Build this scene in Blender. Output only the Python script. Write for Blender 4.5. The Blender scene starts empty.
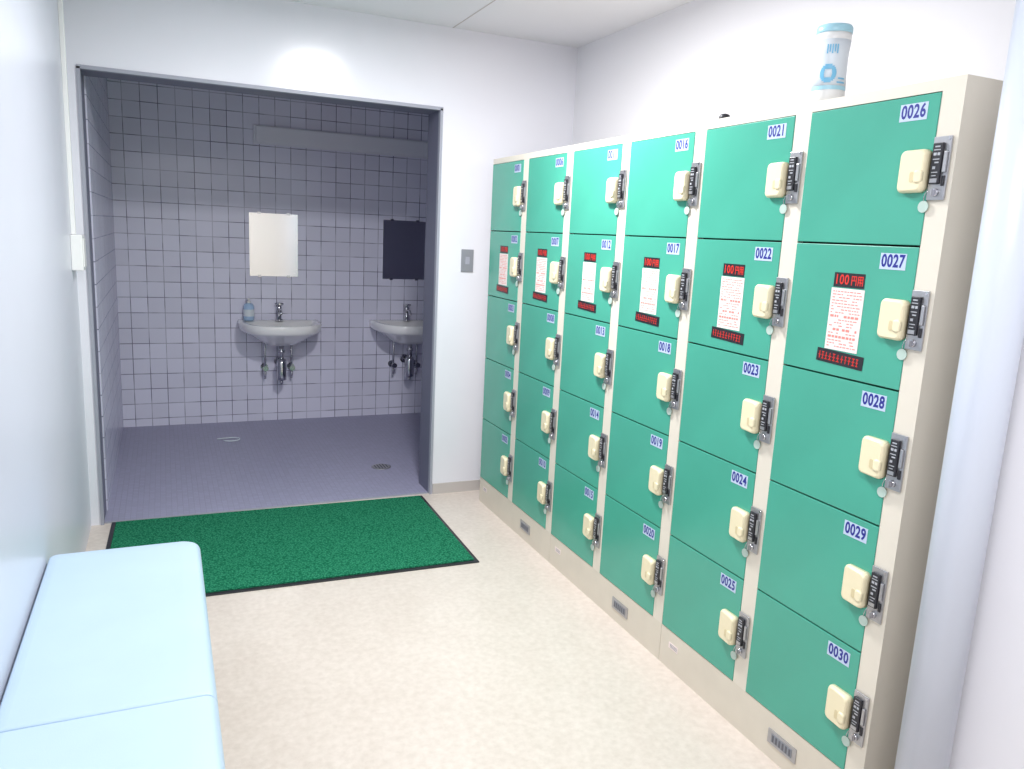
import bpy, bmesh, math, random
from mathutils import Vector, Matrix
random.seed(4)
sc=bpy.context.scene
COL=sc.collection
try:
    sc.view_settings.view_transform='Standard'
    sc.view_settings.look='None'
except Exception: pass

# ------------------------------------------------------------ materials
def lin(c):
    return tuple((x/12.92 if x<=0.04045 else ((x+0.055)/1.055)**2.4) for x in [v/255 for v in c])+(1,)
def mat(name,rgb,rough=.5,metal=0,noise=0,nscale=20,spec=.5,trans=0,bump=0,bscale=200,coat=0,alpha=1):
    m=bpy.data.materials.new(name);m.use_nodes=True
    nt=m.node_tree;b=nt.nodes['Principled BSDF']
    c=lin(rgb)
    b.inputs['Base Color'].default_value=c
    b.inputs['Roughness'].default_value=rough
    b.inputs['Metallic'].default_value=metal
    b.inputs['Specular IOR Level'].default_value=spec
    b.inputs['Transmission Weight'].default_value=trans
    b.inputs['Coat Weight'].default_value=coat
    tc=nt.nodes.new('ShaderNodeTexCoord')
    if noise>0:
        n=nt.nodes.new('ShaderNodeTexNoise');n.inputs['Scale'].default_value=nscale;n.inputs['Detail'].default_value=4
        r=nt.nodes.new('ShaderNodeValToRGB')
        r.color_ramp.elements[0].position=.3;r.color_ramp.elements[1].position=.7
        r.color_ramp.elements[0].color=tuple(x*(1-noise) for x in c[:3])+(1,)
        r.color_ramp.elements[1].color=tuple(min(1,x*(1+noise)) for x in c[:3])+(1,)
        nt.links.new(tc.outputs['Object'],n.inputs['Vector'])
        nt.links.new(n.outputs['Fac'],r.inputs['Fac']);nt.links.new(r.outputs['Color'],b.inputs['Base Color'])
    if bump>0:
        n2=nt.nodes.new('ShaderNodeTexNoise');n2.inputs['Scale'].default_value=bscale
        bp=nt.nodes.new('ShaderNodeBump');bp.inputs['Strength'].default_value=bump;bp.inputs['Distance'].default_value=.01
        nt.links.new(tc.outputs['Object'],n2.inputs['Vector'])
        nt.links.new(n2.outputs['Fac'],bp.inputs['Height']);nt.links.new(bp.outputs['Normal'],b.inputs['Normal'])
    return m

def tile_mat(name,rgb,grout,size,gap,axes,rough=.25,var=.05,fade=.5):
    """square tiles; axes = pair of object axes used; grout darkness varies softly"""
    m=bpy.data.materials.new(name);m.use_nodes=True
    nt=m.node_tree;b=nt.nodes['Principled BSDF'];b.inputs['Roughness'].default_value=rough
    tc=nt.nodes.new('ShaderNodeTexCoord');sp=nt.nodes.new('ShaderNodeSeparateXYZ');cb=nt.nodes.new('ShaderNodeCombineXYZ')
    nt.links.new(tc.outputs['Object'],sp.inputs[0])
    nt.links.new(sp.outputs[axes[0]],cb.inputs[0]);nt.links.new(sp.outputs[axes[1]],cb.inputs[1])
    br=nt.nodes.new('ShaderNodeTexBrick');br.offset=0;br.squash=1
    br.inputs['Scale'].default_value=1
    br.inputs['Brick Width'].default_value=size;br.inputs['Row Height'].default_value=size
    br.inputs['Mortar Size'].default_value=gap;br.inputs['Mortar Smooth'].default_value=.3
    c=lin(rgb)
    br.inputs['Color1'].default_value=tuple(x*(1-var) for x in c[:3])+(1,)
    br.inputs['Color2'].default_value=tuple(min(1,x*(1+var)) for x in c[:3])+(1,)
    n=nt.nodes.new('ShaderNodeTexNoise');n.inputs['Scale'].default_value=7;n.inputs['Detail'].default_value=2
    nt.links.new(tc.outputs['Object'],n.inputs['Vector'])
    r=nt.nodes.new('ShaderNodeValToRGB');g=lin(grout)
    r.color_ramp.elements[0].position=.38;r.color_ramp.elements[1].position=.62
    r.color_ramp.elements[0].color=g
    r.color_ramp.elements[1].color=tuple(a*(1-fade)+q*fade for a,q in zip(g[:3],c[:3]))+(1,)
    nt.links.new(n.outputs['Fac'],r.inputs['Fac']);nt.links.new(r.outputs['Color'],br.inputs['Mortar'])
    nt.links.new(cb.outputs[0],br.inputs['Vector']);nt.links.new(br.outputs['Color'],b.inputs['Base Color'])
    bp=nt.nodes.new('ShaderNodeBump');bp.inputs['Strength'].default_value=.3;bp.inputs['Distance'].default_value=.001;bp.invert=True
    nt.links.new(br.outputs['Fac'],bp.inputs['Height']);nt.links.new(bp.outputs['Normal'],b.inputs['Normal'])
    return m

M=dict(
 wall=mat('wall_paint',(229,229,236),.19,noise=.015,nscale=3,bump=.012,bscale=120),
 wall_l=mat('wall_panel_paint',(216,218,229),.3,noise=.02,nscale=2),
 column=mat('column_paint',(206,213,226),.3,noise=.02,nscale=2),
 wall_w=mat('wall_paint_warm',(232,231,235),.5),
 rear=mat('rear_wall_paint',(228,225,216),.6),
 ceil=mat('ceiling_panel',(233,233,237),.6,bump=.05,bscale=150),
 dark=mat('gap_shade',(25,30,30),.8),
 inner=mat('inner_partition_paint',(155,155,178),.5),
 cream=mat('cream_enamel',(222,215,200),.4,noise=.02,nscale=6),
 cream_d=mat('cream_enamel_base',(216,208,192),.45,noise=.04,nscale=8),
 green=mat('green_enamel',(74,164,142),.25,noise=.06,nscale=2.5,bump=.02,bscale=400),
 handle=mat('cream_plastic',(236,225,190),.35),
 handle_d=mat('cream_plastic_shade',(215,200,160),.4),
 steel=mat('brushed_steel',(180,180,183),.35,metal=.8,noise=.08,nscale=60),
 chrome=mat('chrome',(200,200,205),.15,metal=1),
 black=mat('black_plastic',(38,38,44),.4),
 white=mat('white_plastic',(238,238,236),.35),
 print=mat('lock_print',(175,178,184),.5),
 label=mat('label_white',(188,204,226),.4),
 blue=mat('digit_blue',(34,38,135),.5),
 red=mat('notice_red',(215,50,40),.5),
 pink=mat('notice_red_print',(228,140,130),.5),
 paper=mat('notice_paper',(240,226,222),.5),
 tag=mat('tag_plastic',(182,202,192),.4),
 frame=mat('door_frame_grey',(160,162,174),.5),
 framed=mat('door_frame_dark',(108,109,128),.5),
 porcelain=mat('porcelain',(252,251,250),.12,coat=.5),
 mirror=mat('mirror_glass',(240,240,240),.11,metal=1),
 vinyl=mat('pale_blue_vinyl',(182,203,222),.45,noise=.02,nscale=6,bump=.05,bscale=350),
 base=mat('vinyl_baseboard',(190,184,180),.5),
 greyp=mat('grey_plate',(140,143,150),.5,metal=.1),
 greyd=mat('grey_dark',(95,97,105),.5),
 blue_l=mat('light_blue_plastic',(172,218,232),.3),
 bluec=mat('label_blue',(120,190,225),.4),
 wrap=mat('canister_wrap',(224,232,238),.35),
 soap=mat('soap_blue',(185,215,248),.12,trans=.1),
 unlit=mat('unlit_diffuser',(228,228,238),.4),
 legm=mat('bench_leg_metal',(120,120,125),.3,metal=.8),
)
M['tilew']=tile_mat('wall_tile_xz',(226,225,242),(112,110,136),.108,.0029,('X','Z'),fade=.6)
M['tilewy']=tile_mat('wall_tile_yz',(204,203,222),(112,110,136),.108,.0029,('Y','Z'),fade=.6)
M['tilef']=tile_mat('floor_mosaic',(156,155,180),(140,139,162),.027,.0016,('X','Y'),rough=.4,fade=.4)

def floor_mat():
    m=mat('vinyl_floor',(214,199,188),.3)
    nt=m.node_tree;b=nt.nodes['Principled BSDF'];tc=nt.nodes.new('ShaderNodeTexCoord')
    n1=nt.nodes.new('ShaderNodeTexNoise');n1.inputs['Scale'].default_value=45;n1.inputs['Detail'].default_value=5;n1.inputs['Roughness'].default_value=.6
    n2=nt.nodes.new('ShaderNodeTexNoise');n2.inputs['Scale'].default_value=6;n2.inputs['Detail'].default_value=6
    r1=nt.nodes.new('ShaderNodeValToRGB');r1.color_ramp.elements[0].position=.3;r1.color_ramp.elements[1].position=.7
    r1.color_ramp.elements[0].color=lin((206,194,183));r1.color_ramp.elements[1].color=lin((220,209,199))
    r2=nt.nodes.new('ShaderNodeValToRGB');r2.color_ramp.elements[0].position=.35;r2.color_ramp.elements[1].position=.65
    r2.color_ramp.elements[0].color=(.965,.96,.955,1);r2.color_ramp.elements[1].color=(1,1,1,1)
    mx=nt.nodes.new('ShaderNodeMix');mx.data_type='RGBA';mx.blend_type='MULTIPLY';mx.inputs[0].default_value=1
    nt.links.new(tc.outputs['Object'],n1.inputs['Vector']);nt.links.new(tc.outputs['Object'],n2.inputs['Vector'])
    nt.links.new(n1.outputs['Fac'],r1.inputs['Fac']);nt.links.new(n2.outputs['Fac'],r2.inputs['Fac'])
    nt.links.new(r1.outputs['Color'],mx.inputs[6]);nt.links.new(r2.outputs['Color'],mx.inputs[7])
    nt.links.new(mx.outputs[2],b.inputs['Base Color'])
    return m
M['floor']=floor_mat()
def turf_mat():
    m=mat('green_turf',(20,110,75),.9,spec=.1)
    nt=m.node_tree;b=nt.nodes['Principled BSDF'];tc=nt.nodes.new('ShaderNodeTexCoord')
    v=nt.nodes.new('ShaderNodeTexVoronoi');v.inputs['Scale'].default_value=120
    r=nt.nodes.new('ShaderNodeValToRGB');r.color_ramp.elements[0].color=lin((60,152,114));r.color_ramp.elements[1].color=lin((14,92,65));r.color_ramp.elements[1].position=.7
    nt.links.new(tc.outputs['Object'],v.inputs['Vector']);nt.links.new(v.outputs['Distance'],r.inputs['Fac']);nt.links.new(r.outputs['Color'],b.inputs['Base Color'])
    bp=nt.nodes.new('ShaderNodeBump');bp.inputs['Strength'].default_value=.5;bp.inputs['Distance'].default_value=.006;bp.invert=True
    nt.links.new(v.outputs['Distance'],bp.inputs['Height']);nt.links.new(bp.outputs['Normal'],b.inputs['Normal'])
    return m
M['turf']=turf_mat()

# ------------------------------------------------------------ mesh builder
class MB:
    def __init__(s):
        s.bm=bmesh.new();s.mats=[]
    def mi(s,k):
        if k not in s.mats:s.mats.append(k)
        return s.mats.index(k)
    def box(s,x0,x1,y0,y1,z0,z1,k,mtx=None,bev=0):
        r=bmesh.ops.create_cube(s.bm,size=1)
        vs=r['verts']
        for v in vs:
            v.co=Vector(((x0+x1)/2+v.co.x*(x1-x0),(y0+y1)/2+v.co.y*(y1-y0),(z0+z1)/2+v.co.z*(z1-z0)))
        if mtx: 
            for v in vs:v.co=mtx@v.co
        fs=set(f for v in vs for f in v.link_faces);i=s.mi(k)
        for f in fs:f.material_index=i
        if bev>0:
            es=set(e for v in vs for e in v.link_edges)
            rr=bmesh.ops.bevel(s.bm,geom=list(es),offset=bev,segments=2,affect='EDGES',profile=.5)
            for f in rr['faces']:f.material_index=i
        return s
    def ring_loft(s,rings,k,cap0=True,cap1=True,closed=True,smooth=True):
        i=s.mi(k);R=[[s.bm.verts.new(p) for p in r] for r in rings]
        n=len(R[0])
        for a in range(len(R)-1):
            for j in range(n if closed else n-1):
                f=s.bm.faces.new((R[a][j],R[a][(j+1)%n],R[a+1][(j+1)%n],R[a+1][j]));f.material_index=i;f.smooth=smooth
        if cap0:
            f=s.bm.faces.new(list(reversed(R[0])));f.material_index=i
        if cap1:
            f=s.bm.faces.new(R[-1]);f.material_index=i
        return s
    def cyl(s,p0,p1,r0,r1,k,seg=20,caps=True):
        p0=Vector(p0);p1=Vector(p1);d=(p1-p0).normalized()
        u=d.orthogonal().normalized();w=d.cross(u)
        rg=[[p+(u*math.cos(2*math.pi*j/seg)+w*math.sin(2*math.pi*j/seg))*r for j in range(seg)] for p,r in((p0,r0),(p1,r1))]
        return s.ring_loft(rg,k,caps,caps)
    def lathe(s,c,prof,k,seg=28):
        c=Vector(c)
        rg=[[c+Vector((r*math.cos(2*math.pi*j/seg),r*math.sin(2*math.pi*j/seg),z)) for j in range(seg)] for r,z in prof]
        return s.ring_loft(rg,k)
    def tube(s,pts,r,k,seg=12):
        pts=[Vector(p) for p in pts];rg=[];pu=None
        for a,p in enumerate(pts):
            d=(pts[min(a+1,len(pts)-1)]-pts[max(a-1,0)]).normalized()
            u=d.orthogonal().normalized() if pu is None else (pu-d*pu.dot(d)).normalized()
            pu=u;w=d.cross(u)
            rg.append([p+(u*math.cos(2*math.pi*j/seg)+w*math.sin(2*math.pi*j/seg))*r for j in range(seg)])
        return s.ring_loft(rg,k)
    def text(s,st,size,mtx,k,sx=1.0,bold=.012):
        i=s.mi(k);me=glyphs(st,bold)
        vs=[s.bm.verts.new(mtx@Vector((co[0]*size*sx,co[1]*size,0))) for co in me[0]]
        for f in me[1]:
            try:
                ff=s.bm.faces.new([vs[q] for q in f]);ff.material_index=i
            except ValueError: pass
        return s
    def mesh(s,name):
        bmesh.ops.recalc_face_normals(s.bm,faces=s.bm.faces)
        me=bpy.data.meshes.new(name);s.bm.to_mesh(me);s.bm.free()
        for k in s.mats:me.materials.append(M[k])
        return me
_g={}
def glyphs(st,bold):
    if (st,bold) in _g:return _g[(st,bold)]
    cu=bpy.data.curves.new('t','FONT');cu.body=st;cu.align_x='CENTER';cu.align_y='CENTER';cu.size=1;cu.offset=bold;cu.resolution_u=3
    cu.space_character=1.08
    ob=bpy.data.objects.new('t',cu);COL.objects.link(ob)
    dg=bpy.context.evaluated_depsgraph_get()
    me=bpy.data.meshes.new_from_object(ob.evaluated_get(dg))
    r=([tuple(v.co) for v in me.vertices],[tuple(p.vertices) for p in me.polygons])
    bpy.data.objects.remove(ob);bpy.data.curves.remove(cu);bpy.data.meshes.remove(me)
    _g[(st,bold)]=r;return r

def ob(name,me,loc=(0,0,0),parent=None,label=None,cat=None,kind=None,group=None,bevel=0):
    o=bpy.data.objects.new(name,me);COL.objects.link(o);o.location=loc
    if parent:o.parent=parent
    if label:o['label']=label
    if cat:o['category']=cat
    if kind:o['kind']=kind
    if group:o['group']=group
    if bevel:
        b=o.modifiers.new('bevel','BEVEL');b.width=bevel;b.segments=2;b.limit_method='ANGLE'
    return o
def boxob(name,x0,x1,y0,y1,z0,z1,k,bevel=0,**kw):
    c=((x0+x1)/2,(y0+y1)/2,(z0+z1)/2)
    m=MB();m.box(x0-c[0],x1-c[0],y0-c[1],y1-c[1],z0-c[2],z1-c[2],k)
    return ob(name,m.mesh(name),c,bevel=bevel,**kw)

# ------------------------------------------------------------ dimensions
CZ=2.487; XLW=-.36; XRW=2.11; YB=4.008; YB2=4.21; YT=5.955; YR=-1.3
JL=-.313; JR=1.339; HZ=2.087
XT0=-.30; XT1=2.45
S='structure'
def wallmesh(name,boxes):
    m=MB()
    for b in boxes:m.box(*b)
    return ob(name,m.mesh(name),kind=S)
boxob('floor',XLW-.1,XRW+.1,YR-.1,YB+.02,-.1,0,'floor',kind=S)
boxob('floor_shower',XT0-.1,XT1+.1,YB+.02,YT+.1,-.1,0.0,'tilef',kind=S)
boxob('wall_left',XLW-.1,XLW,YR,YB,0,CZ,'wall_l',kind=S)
boxob('wall_right',XRW,XRW+.1,YR,YB,0,CZ,'wall_w',kind=S)
boxob('wall_rear',XLW,XRW,YR-.1,YR,0,CZ,'rear',kind=S)
wallmesh('wall_back',[(XLW-.1,JL,YB,YB2,0,CZ,'wall'),(JR,XRW+.1,YB,YB2-.012,0,CZ,'wall'),(JL,JR,YB,YB2-.012,HZ,CZ,'wall'),
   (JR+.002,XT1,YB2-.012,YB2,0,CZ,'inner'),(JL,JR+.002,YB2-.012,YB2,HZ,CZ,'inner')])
boxob('ceiling',XLW-.1,XRW+.1,YR-.1,YB+.1,CZ,CZ+.1,'ceil',kind=S)
boxob('ceiling_shower',XT0-.1,XT1+.1,YB2,YT+.1,CZ,CZ+.1,'ceil',kind=S)
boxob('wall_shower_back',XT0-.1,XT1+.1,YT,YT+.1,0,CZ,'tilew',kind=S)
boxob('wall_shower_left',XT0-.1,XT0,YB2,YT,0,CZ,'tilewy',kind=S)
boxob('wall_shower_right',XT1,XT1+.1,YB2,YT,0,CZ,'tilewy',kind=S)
boxob('trim_1',1.383,1.389,YR,YB,CZ-.001,CZ,'base',kind=S)
m=MB();t=.008
m.box(JL-.006,JL+t,YB-.006,YB+.025,0,HZ,'frame')
m.box(JR-t,JR+.006,YB-.006,YB+.025,0,HZ,'frame')
m.box(JL-.006,JR+.006,YB-.006,YB+.025,HZ-t,HZ+.008,'frame')
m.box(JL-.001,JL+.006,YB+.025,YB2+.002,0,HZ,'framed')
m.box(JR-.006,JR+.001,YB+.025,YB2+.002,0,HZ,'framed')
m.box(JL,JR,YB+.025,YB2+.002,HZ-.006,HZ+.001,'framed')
ob('trim_2',m.mesh('trim_2'),kind=S)
boxob('trim_3',JL+.012,JR-.012,YB+.012,YB+.024,0,.005,'frame',kind=S)
boxob('baseboard_back',JR+.01,XRW,YB-.008,YB,0,.06,'base',kind=S)
boxob('wall_entry',1.60,XRW,YR,1.05,0,CZ,'wall_w',kind=S)
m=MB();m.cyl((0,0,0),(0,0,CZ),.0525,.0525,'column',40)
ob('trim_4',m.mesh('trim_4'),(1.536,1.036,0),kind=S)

# ------------------------------------------------------------ lockers
XL=1.567; DEP=.50; PITCH=.438; DW=.378; Y0=1.259
ZD=[1.816-.3354*i for i in range(6)]
UW=PITCH*2
fx=-DEP/2
def P(u,v,out):
    return Vector((-out,-u,v))
FM=Matrix(((0,0,-1,0),(-1,0,0,0),(0,1,0,0),(0,0,0,1)))
def FMT(u,v,out):return Matrix.Translation(P(u,v,out))@FM
def body_mesh():
    m=MB();y0=-UW/2+.001;y1=UW/2-.001;H=1.842
    d0=y0+.055;op=[(d0,d0+DW+.002),(d0+PITCH,d0+PITCH+DW+.002)]
    m.box(fx+.02,-fx,y0,y0+.004,0.0,H,'cream')
    m.box(fx+.02,-fx,y1-.004,y1,0.0,H,'cream')
    m.box(-fx-.004,-fx,y0,y1,0,H,'cream')
    m.box(fx,-fx,y0,y1,H-.018,H,'cream')
    m.box(fx,fx+.02,y0,y1,ZD[0],H-.018,'cream')
    m.box(fx,fx+.02,y0,op[0][0],ZD[5],ZD[0],'cream')
    m.box(fx,fx+.02,op[0][1],op[1][0],ZD[5],ZD[0],'cream')
    m.box(fx,fx+.02,op[1][1],y1,ZD[5],ZD[0],'cream')
    m.box(fx,fx+.02,y0,y1,0.0,ZD[5],'cream_d')
    m.box(fx+.021,fx+.03,op[0][0],op[1][1],ZD[5],ZD[0],'dark')  # near-black sheet behind the doors paints the shade in their gaps
    for z in ZD[1:5]:
        m.box(fx+.03,-fx-.01,y0+.005,y1-.005,z-.004,z+.004,'cream')
    return m.mesh('body'),op
BODY,OP=body_mesh()
def door_mesh():
    m=MB();m.box(-.002,.018,-DW/2,DW/2,-.3354/2+.0022,.3354/2-.0022,'green')
    return m.mesh('door')
DOOR=door_mesh()
def rr(u0,u1,v0,v1,o,r=.008,n=4):
    pts=[]
    for cx,cy,a0 in((u1-r,v1-r,0),(u0+r,v1-r,90),(u0+r,v0+r,180),(u1-r,v0+r,270)):
        for j in range(n+1):
            a=math.radians(a0+90*j/n);pts.append(P(cx+r*math.cos(a),cy+r*math.sin(a),o))
    return pts
def handle_mesh():
    m=MB()
    def sl(u0,u1,v0,v1,o0,o1,r):
        q=rr(u0,u1,v0,v1,0,r)
        return [Vector((-(o0+(o1-o0)*((-p.y)-u0)/(u1-u0)),p.y,p.z)) for p in q]
    m.ring_loft([sl(-.037,.035,-.046,.048,0,0,.012),sl(-.037,.035,-.046,.048,.009,.014,.012),sl(-.035,.034,-.044,.046,.014,.020,.012),
        sl(-.031,.031,-.040,.043,.0175,.0245,.012)],'handle')
    # shallow finger lip; recess shade painted as a darker cream pad
    m.ring_loft([rr(.012,.034,-.028,.004,.015,.007),rr(.015,.035,-.026,.002,.0265,.007),rr(.018,.033,-.023,-.001,.028,.006)],'handle')
    m.ring_loft([rr(.002,.012,-.024,-.001,.012,.004),rr(.002,.012,-.024,-.001,.0232,.004)],'handle_d')
    return m.mesh('handle')
HAND=handle_mesh()
def lock_mesh():
    m=MB()
    m.box(-.005,0,-.022,.022,-.070,.066,'steel',bev=.001)
    m.box(-.012,-.005,-.008,.017,-.036,.052,'black',bev=.002)
    m.box(-.010,-.005,-.019,-.010,-.012,.034,'steel',bev=.002)
    m.box(-.008,-.005,-.018,-.011,-.040,-.018,'black',bev=.001)
    for v,h,w,du in((.044,.003,.012,0),(.037,.002,.016,0),(.028,.006,.007,.004),(.028,.006,.006,-.005),(.017,.002,.016,0),(.010,.003,.010,-.002),(-.001,.006,.007,.003),(-.011,.002,.015,0),(-.018,.002,.011,.001)):
        m.box(-.0126,-.0115,.0045+du-w/2,.0045+du+w/2,v-h/2,v+h/2,'print')
    m.box(-.0128,-.0115,-.004,.013,-.033,-.024,'steel')
    m.cyl((-.004,0,-.054),(-.012,0,-.054),.009,.008,'chrome',14)
    m.box(-.020,-.010,-.0015,.0015,-.062,-.048,'steel')
    m.cyl((-.004,-.016,.060),(-.006,-.016,.060),.003,.003,'chrome',8)
    return m.mesh('lock')
LOCK=lock_mesh()
def tag_mesh():
    m=MB();m.cyl((-.001,0,-.016),(-.004,0,-.016),.013,.013,'tag',20)
    m.tube([(-.003,0,-.004),(-.006,-.001,.004),(-.006,-.004,.014),(-.003,-.008,.022)],.001,'chrome',6)
    return m.mesh('key_tag')
TAG=tag_mesh()
def num_mesh(txt):
    m=MB();m.box(-.0008,0,-.036,.036,-.019,.019,'label')
    m.text(txt,.041,FMT(0,0.0,.0011),'blue',sx=.74,bold=.03)
    return m.mesh('number_label')
def bar(m,u0,u1,v0,v1,k,o=.0016):
    m.box(-o,-.0006,-u1,-u0,v0,v1,k)
def notice_mesh():
    m=MB()
    m.box(-.001,0,-.048,.048,.082,.118,'black')
    m.text('100',.034,FMT(-.022,.100,.0017),'red',sx=.86,bold=.02)
    def stroke(u0,u1,v0,v1):bar(m,u0,u1,.100+v0,.100+v1,'red')
    t=.0024
    a,b=.008,.024
    stroke(a,b,.009,.009+t);stroke(a,a+t,-.012,.011);stroke(b-t,b,-.012,.011);stroke(a,b,-.001,-.001+t);stroke((a+b-t)/2,(a+b+t)/2,-.001,.010)
    a,b=.028,.044
    stroke(a,b,.009,.009+t);stroke(a,a+t,-.012,.011);stroke(b-t,b,-.012,.011);stroke(a,b,.002,.002+t);stroke(a,b,-.005,-.005+t);stroke((a+b-t)/2,(a+b+t)/2,-.012,.010)
    m.box(-.001,0,-.052,.052,-.078,.079,'paper')
    rnd=random.Random(7)
    v=.072
    while v>-.072:
        u=-.046;big=rnd.random()<.15
        h=.006 if big else .0026
        while u<.042:
            w=rnd.uniform(.004,.012)
            if rnd.random()<.78:bar(m,u,min(u+w,.046),v-h,v,'pink',.0013)
            u+=w+.0028
        v-=h+.0050
    R=Matrix.Translation((0,0,-.098))@Matrix.Rotation(math.radians(2),4,'X')
    m.box(-.0012,0,-.075,.075,-.017,.017,'black',mtx=R)
    u=-.068
    while u<.064:
        w=rnd.uniform(.006,.010)
        for q in range(3):
            vv=-.009+q*.0085
            if rnd.random()<.8:m.box(-.0018,-.0006,-(u+w),-u,vv-.0011,vv+.0011,'red',mtx=R)
        m.box(-.0018,-.0006,-(u+w/2+.001),-(u+w/2-.001),-.010,.009,'red',mtx=R)
        u+=w+.0045
    return m.mesh('price_notice')
NOTICE=notice_mesh()
def vent_mesh():
    m=MB();m.box(-.003,0,-.055,.055,-.022,.022,'steel')
    m.box(-.0045,-.002,-.040,.040,-.013,.013,'greyp')
    for i in range(6):m.box(-.0055,-.004,-.036+i*.013,-.030+i*.013,-.010,.010,'greyd')
    return m.mesh('vent_plate')
VENT=vent_mesh()
def stick_mesh():
    m=MB();m.box(-.0008,0,-.026,.026,-.011,.011,'paper');
    for v in(.005,0,-.005):m.box(-.0012,-.0005,-.022,.018,v-.0009,v+.0009,'greyp')
    return m.mesh('maker_label')
STICK=stick_mesh()
DESC=['cream metal coin locker with ten green doors, beside entry column','cream metal coin locker with ten green doors, joined to matching units','cream metal coin locker with ten green doors, beside shower opening']
for u in range(3):
    ys=Y0-.056+u*UW
    e=ob('locker',None,(XL+DEP/2,ys+UW/2,0),label=DESC[u],cat='locker',group='coin lockers along the wall')
    ob('body',BODY,(0,0,0),e,label='cream enamelled metal cabinet body')
    ob('vent_plate',VENT,(fx,-UW/2+.27,.070),e)
    ob('maker_label',STICK,(fx,-UW/2+.80,.088),e)
    for c in range(2):
        colnum=5-(u*2+c)
        yc=OP[c][0]+.001+DW/2
        for r in range(5):
            zc=(ZD[r]+ZD[r+1])/2
            d=ob('door',DOOR,(fx,yc,zc),e,label='glossy green locker door',bevel=.0015)
            ob('handle',HAND,(-.002,-DW/2+.035,-.003),d,label='cream plastic door pull')
            ob('lock',LOCK,(-.002,-DW/2-.025,.004),d,label='steel coin lock with black printed face')
            ob('key_tag',TAG,(-.003,-DW/2+.002,-.064),d,label='round pale key tag')
            ob('number_label',num_mesh('%04d'%(colnum*5+r+1)),(-.002,-DW/2+.064,.3354/2-.037),d,label='pale label with blue digits %04d'%(colnum*5+r+1))
            if r==1:
                ob('price_notice',NOTICE,(-.002,-.004,-.022),d,label='white paper notice with black and red 100 yen heading')

# ------------------------------------------------------------ things on lockers
m=MB()
m.lathe((0,0,0),[(.040,0),(.044,.004),(.044,.035),(.041,.08),(.041,.13),(.044,.168),(.044,.180)],'white')
m.lathe((0,0,0),[(.0443,.038),(.0418,.08),(.0418,.13),(.0443,.162)],'wrap')
def patch(m,a0,a1,z0,z1,r,k,n=10):
    rg=[[Vector((r*math.cos(a0+(a1-a0)*j/n),r*math.sin(a0+(a1-a0)*j/n),z)) for j in range(n+1)] for z in(z0,z1)]
    m.ring_loft(rg,k,False,False,closed=False)
cb=math.radians(225)
for i in range(11):
    th=-1+2*(i+.5)/11;hw=math.sqrt(1-th*th)*.021/.044
    if abs(i-5)<3: 
        patch(m,cb-hw-.1,cb-hw+.25-.1,.076+th*.023-.0021,.076+th*.023+.0021,.0446,'bluec');patch(m,cb+hw-.35,cb+hw-.1,.076+th*.023-.0021,.076+th*.023+.0021,.0446,'bluec')
    else:patch(m,cb-hw-.1,cb+hw-.1,.076+th*.023-.0021,.076+th*.023+.0021,.0446,'bluec')
for i in range(5):patch(m,cb-.3+i*.14,cb-.22+i*.14,.125+(.004 if i%2 else 0),.148,.0448,'bluec',2)
patch(m,cb-1.2,cb+1.2,.036,.046,.0448,'blue_l')
patch(m,cb+.45,cb+1.0,.052,.056,.0446,'bluec');patch(m,cb+.5,cb+.95,.062,.066,.0446,'bluec')
e=ob('wipes_canister',None,(1.640,1.668,1.842),label='white and light blue plastic canister standing on locker top',cat='canister')
ob('container',m.mesh('container'),(0,0,0),e)
m=MB();m.lathe((0,0,.180),[(.0445,0),(.0455,.003),(.0455,.014),(.042,.020),(.02,.022),(.019,.025),(.012,.026)],'blue_l')
ob('cap',m.mesh('cap'),(0,0,0),e,label='light blue snap cap')
m=MB();m.lathe((0,0,0),[(.016,0),(.017,.004),(.017,.012),(.014,.017),(.006,.020)],'black')
ob('black_stopper',m.mesh('black_stopper'),(1.60,2.04,1.842),label='small round black rubber stopper resting on locker top',cat='stopper')

# ------------------------------------------------------------ mat
def slab(name,w,d,h,k):
    m=MB();m.box(-w/2,w/2,-d/2,d/2,0,h,k,bev=.003);return m.mesh(name)
e=ob('floor_mat',None,(.494,3.532,0),label='green artificial turf mat with black rubber border',cat='mat')
e.rotation_euler=(0,0,math.radians(-1.2))
ob('rubber_border',slab('rubber_border',1.555,.935,.006,'black'),(0,0,0),e,label='black rubber edging')
ob('turf',slab('turf',1.515,.895,.014,'turf'),(0,0,0),e,label='green looped turf surface')

# ------------------------------------------------------------ bench
BX0,BX1=XLW+.004,.078
bw=BX1-BX0
e=ob('bench',None,((BX0+BX1)/2,1.68,0),label='long low bench upholstered in pale blue vinyl, against wall',cat='bench')
def cushion(y0,y1,rs,re):
    m=MB()
    def ring(z,ins):
        pts=[]
        x0=-bw/2+ins*.5;x1=bw/2-ins
        a0=y0+(ins if rs>.02 else ins*.12);a1=y1-(ins if re>.02 else ins*.12)
        for cx,cy,a,r in((x1,a1,0,re),(x0,a1,90,re*.5),(x0,a0,180,rs*.5),(x1,a0,270,rs)):
            sx=-1 if cx>0 else 1;sy=-1 if cy==a1 else 1
            for j in range(7):
                q=math.radians(a+90*j/6);pts.append(Vector((cx+sx*r+r*math.cos(q),cy+sy*r+r*math.sin(q),z)))
        return pts
    R=[ring(.325,.006),ring(.33,.0),ring(.395,0)]
    for j in range(1,7):
        q=math.radians(15*j);R.append(ring(.395+.033*math.sin(q),.022*(1-math.cos(q))))
    R.append(ring(.431,.06))
    m.ring_loft(R,'vinyl')
    return m.mesh('seat_cushion')
ob('seat_cushion',cushion(.0025,.945,.006,.045),(0,0,0),e,label='pale blue vinyl seat pad')
ob('seat_cushion',cushion(-.945,.0015,.045,.006),(0,0,0),e,label='pale blue vinyl seat pad')
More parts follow.
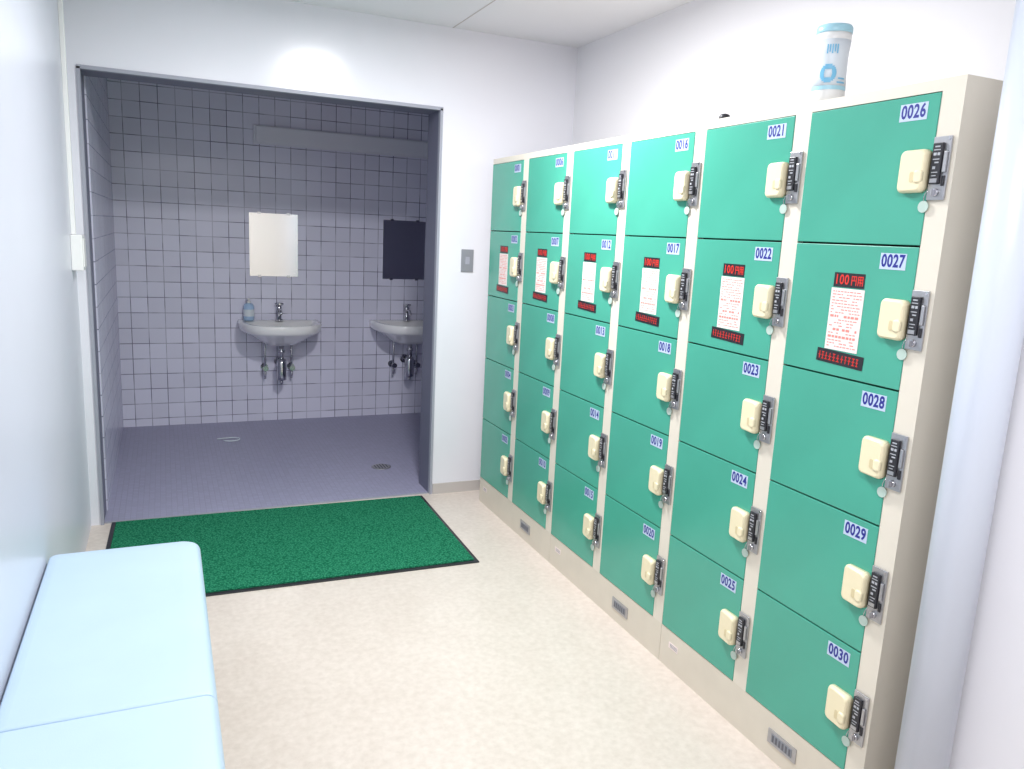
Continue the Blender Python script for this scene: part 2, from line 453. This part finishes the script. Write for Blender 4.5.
m=MB();m.box(-bw/2+.03,bw/2-.03,-.92,.92,.28,.325,'legm')
ob('frame',m.mesh('frame'),(0,0,0),e,label='grey metal under-frame')
LEG=MB().cyl((0,0,0),(0,0,.285),.016,.016,'legm',16).mesh('leg')
for x in(-bw/2+.06,bw/2-.06):
    for y in(-.85,.85):ob('leg',LEG,(x,y,0),e)

# ------------------------------------------------------------ sinks
def Dring(w,d,z,yb=0,n=18,e=2.8):
    pts=[]
    for j in range(n+1):
        a=math.pi*j/n
        cx=math.copysign(abs(math.cos(a))**(2/e),math.cos(a))*w/2
        sy=abs(math.sin(a))**(2/e)*d
        pts.append(Vector((cx,yb-.06-sy*(d-.06)/d,z)))
    pts.append(Vector((-w/2,yb,z)));pts.append(Vector((w/2,yb,z)))
    return pts
def basin_mesh():
    m=MB();R=[]
    R.append(Dring(.16,.20,-.170));R.append(Dring(.24,.26,-.158));R.append(Dring(.34,.32,-.125));R.append(Dring(.44,.375,-.090))
    R.append(Dring(.53,.42,-.068));R.append(Dring(.568,.435,-.055));R.append(Dring(.576,.438,-.010));R.append(Dring(.566,.433,0.0))
    R.append(Dring(.49,.355,-.001,yb=-.045))
    R.append(Dring(.465,.33,-.012,yb=-.055));R.append(Dring(.40,.28,-.05,yb=-.075));R.append(Dring(.24,.19,-.095,yb=-.09));R.append(Dring(.08,.08,-.105,yb=-.12))
    m.ring_loft(R,'porcelain')
    m.cyl((0,-.165,-.106),(0,-.165,-.100),.02,.02,'chrome',16)
    return m.mesh('basin')
BASIN=basin_mesh()
def faucet_mesh():
    m=MB()
    m.lathe((0,-.05,0),[(.028,-.002),(.028,.008),(.018,.014),(.016,.07),(.020,.08),(.020,.10),(.014,.108)],'chrome',20)
    m.tube([(0,-.05,.06),(0,-.09,.085),(0,-.13,.082),(0,-.150,.062),(0,-.152,.05)],.010,'chrome')
    m.tube([(-.03,-.05,.122),(0,-.05,.124),(.03,-.05,.122)],.007,'chrome',10)
    m.tube([(0,-.08,.122),(0,-.05,.124),(0,-.02,.122)],.007,'chrome',10)
    m.cyl((0,-.05,.105),(0,-.05,.13),.012,.013,'chrome',16)
    return m.mesh('faucet')
FAUC=faucet_mesh()
def trap_mesh():
    m=MB();m.cyl((0,-.16,-.16),(0,-.16,-.28),.018,.018,'chrome',16)
    m.cyl((0,-.16,-.205),(0,-.16,-.225),.026,.026,'chrome',16)
    m.lathe((0,-.16,0),[(.02,-.43),(.034,-.425),(.036,-.40),(.036,-.30),(.030,-.275),(.018,-.27)],'chrome',20)
    m.cyl((0,-.16,-.455),(0,-.16,-.43),.010,.012,'chrome',12)
    m.tube([(0,-.16,-.31),(.0,-.10,-.31),(0,-.0,-.31)],.016,'chrome',14)
    m.cyl((0,-.010,-.31),(0,0,-.31),.034,.034,'chrome',18)
    return m.mesh('drain_trap')
TRAP=trap_mesh()
def valve_mesh():
    m=MB();m.cyl((0,-.008,-.35),(0,0,-.35),.026,.026,'chrome',16)
    m.tube([(0,0,-.35),(0,-.05,-.35),(0,-.065,-.335),(0,-.065,-.25),(.0,-.06,-.10)],.0075,'chrome',10)
    m.cyl((0,-.05,-.35),(0,-.095,-.35),.012,.012,'chrome',12)
    m.cyl((0,-.095,-.35),(0,-.108,-.35),.022,.020,'chrome',14)
    m.tube([(0,-.065,-.36),(0,-.065,-.41),(0,-.05,-.43)],.009,'chrome',10)
    return m.mesh('supply_valve')
VALV=valve_mesh()
for xs,lb in((.762,'white wall-hung wash basin with soap bottle on it'),(1.732,'white wall-hung wash basin under dark mirror')):
    e=ob('sink',None,(xs,YT,.765),label=lb,cat='sink',group='wall-hung wash basins')
    ob('basin',BASIN,(0,0,0),e,label='white porcelain bowl')
    ob('faucet',FAUC,(0,0,0),e,label='chrome faucet')
    ob('drain_trap',TRAP,(0,0,0),e,label='chrome drain trap')
    ob('supply_valve',VALV,(-.105,0,0),e);ob('supply_valve',VALV,(.085,0,0),e)
CLIP=MB().box(-.012,.012,-.010,-.0005,-.008,.008,'chrome').mesh('clip')
def mirror_obj(x0,x1,z0,z1,lb):
    e=ob('mirror',None,((x0+x1)/2,YT,(z0+z1)/2),label=lb,cat='mirror',group='wall mirrors above basins')
    w=(x1-x0)/2;h=(z1-z0)/2
    m=MB();m.box(-w,w,-.006,-.001,-h,h,'mirror');ob('glass',m.mesh('glass'),(0,0,0),e)
    for x in(-w*.6,w*.6):
        for z in(-h,h):ob('clip',CLIP,(x,0,z),e,label='small chrome mounting clip')
    return e
mirror_obj(.565,.905,1.085,1.535,'frameless rectangular wall mirror reflecting the bright room').rotation_euler=(0,0,math.radians(-.8))
mirror_obj(1.545,1.885,1.085,1.535,'frameless rectangular wall mirror reflecting the dark interior')
e=ob('soap_bottle',None,(.550,YT-.045,.7662),label='clear plastic pump bottle with blue soap on basin corner',cat='bottle')
m=MB();m.lathe((0,0,0),[(.034,0),(.038,.004),(.038,.10),(.030,.118),(.014,.124)],'soap')
m.lathe((0,0,0),[(.0384,.030),(.0386,.032),(.0386,.078),(.0384,.080)],'wrap');ob('container',m.mesh('container'),(0,0,0),e)
m=MB();m.lathe((0,0,.1235),[(.014,0),(.014,.014),(.006,.018),(.005,.025),(.012,.027),(.012,.035)],'white');m.tube([(0,0,.153),(0,-.03,.153),(0,-.036,.148)],.004,'white',8)
ob('pump',m.mesh('pump'),(0,0,0),e,label='white pump head')
e=ob('wall_light',None,(1.25,YT,2.075),label='unlit flat pale fluorescent fixture high on tiled wall',cat='light fixture')
ob('housing',MB().box(-.65,.65,-.02,-.001,-.065,.065,'unlit',bev=.004).mesh('housing'),(0,0,0),e)
m=MB();m.box(-.635,.635,-.040,-.02,-.058,.058,'unlit',bev=.008)
ob('diffuser',m.mesh('diffuser'),(0,0,0),e,label='unlit frosted diffuser cover')
def drain(x,y,r,lb):
    m=MB();m.lathe((0,0,0),[(r,0.0005),(r,.003),(r*.85,.004)],'steel',24)
    for i in range(-2,3):
        h=math.sqrt(max(0,.6-(i*.3)**2))*r
        m.box(i*r*.3-.004,i*r*.3+.004,-h,h,.0038,.0046,'greyd')
    ob('floor_drain',m.mesh('floor_drain'),(x,y,0),label=lb,cat='drain')
drain(1.20,4.58,.06,'round steel floor drain in mosaic tile floor')
m=MB();pts=[]
for j in range(12):
    a=math.radians(200+j*22);pts.append((.055*math.cos(a),.045*math.sin(a),.005))
m.tube(pts+[(-.09,.03,.005)],.004,'wrap',8)
ob('short_hose',m.mesh('short_hose'),(.38,5.44,0),label='small loop of pale hose lying on tile floor',cat='hose')

# ------------------------------------------------------------ wall fittings
e=ob('wall_switch',None,(1.508,YB,1.316),label='grey metal switch plate beside the tiled opening',cat='switch')
m=MB();m.box(-.035,.035,-.008,-.0005,-.06,.06,'greyp',bev=.002);ob('plate',m.mesh('plate'),(0,0,0),e)
m=MB();m.box(-.012,.012,-.011,-.008,-.02,.02,'frame',bev=.001);ob('rocker',m.mesh('rocker'),(0,0,0),e)
JY=3.86
e=ob('junction_box',None,(XLW,JY,1.30),label='white plastic surface box on pale wall below raceway',cat='electrical box')
m=MB();m.box(0,.045,-.06,.06,-.075,.075,'white',bev=.004);ob('box_body',m.mesh('box_body'),(0,0,0),e)
m=MB();m.box(.045,.049,-.045,.045,-.06,.06,'white',bev=.001);ob('cover',m.mesh('cover'),(0,0,0),e)
m=MB();m.box(0,.018,-.012,.012,0,CZ-1.377,'white',bev=.002)
ob('cable_raceway',m.mesh('cable_raceway'),(XLW,JY,1.376),label='slim white cable raceway rising to ceiling on wall',cat='cable raceway')

# ------------------------------------------------------------ lights
def lamp(x,y,W,L,power,lb):
    e=ob('ceiling_light',None,(x,y,CZ),label=lb,cat='light fixture',group='ceiling fluorescent fixtures')
    m=MB();m.box(-W/2-.01,W/2+.01,-L/2,L/2,-.035,-.0005,'white',bev=.004);ob('housing',m.mesh('housing'),(0,0,0),e)
    ld=bpy.data.lights.new('tube_light','AREA');ld.shape='RECTANGLE';ld.size=W;ld.size_y=L-.04;ld.energy=power;ld.color=(.985,.985,1.0)
    lo=bpy.data.objects.new('lamp_glow',ld);COL.objects.link(lo);lo.parent=e;lo.location=(0,0,-.038)
lamp(.91,2.62,.22,.32,55,'white square ceiling light fixture over the locker aisle')
lamp(.35,.15,.18,1.2,38,'added white ceiling fixture near the entry, unseen, brightening the near end')  # added fill lamp out of view, brightens the near end of the room
w=bpy.data.worlds.new('world');sc.world=w;w.use_nodes=True
w.node_tree.nodes['Background'].inputs[0].default_value=(.8,.85,1,1);w.node_tree.nodes['Background'].inputs[1].default_value=.05

# ------------------------------------------------------------ camera
cd=bpy.data.cameras.new('camera');cam=bpy.data.objects.new('camera',cd);COL.objects.link(cam)
Rc=Matrix(((0.9138,-0.40332,0.04799),(0.03293,0.19134,0.98097),(-0.40483,-0.89483,0.18813)))
cam.matrix_world=Matrix.Translation((0,0,1.46))@Rc.transposed().to_4x4()
cd.sensor_width=36;cd.lens=775.28*36/1024;cd.clip_start=.02
sc.camera=cam
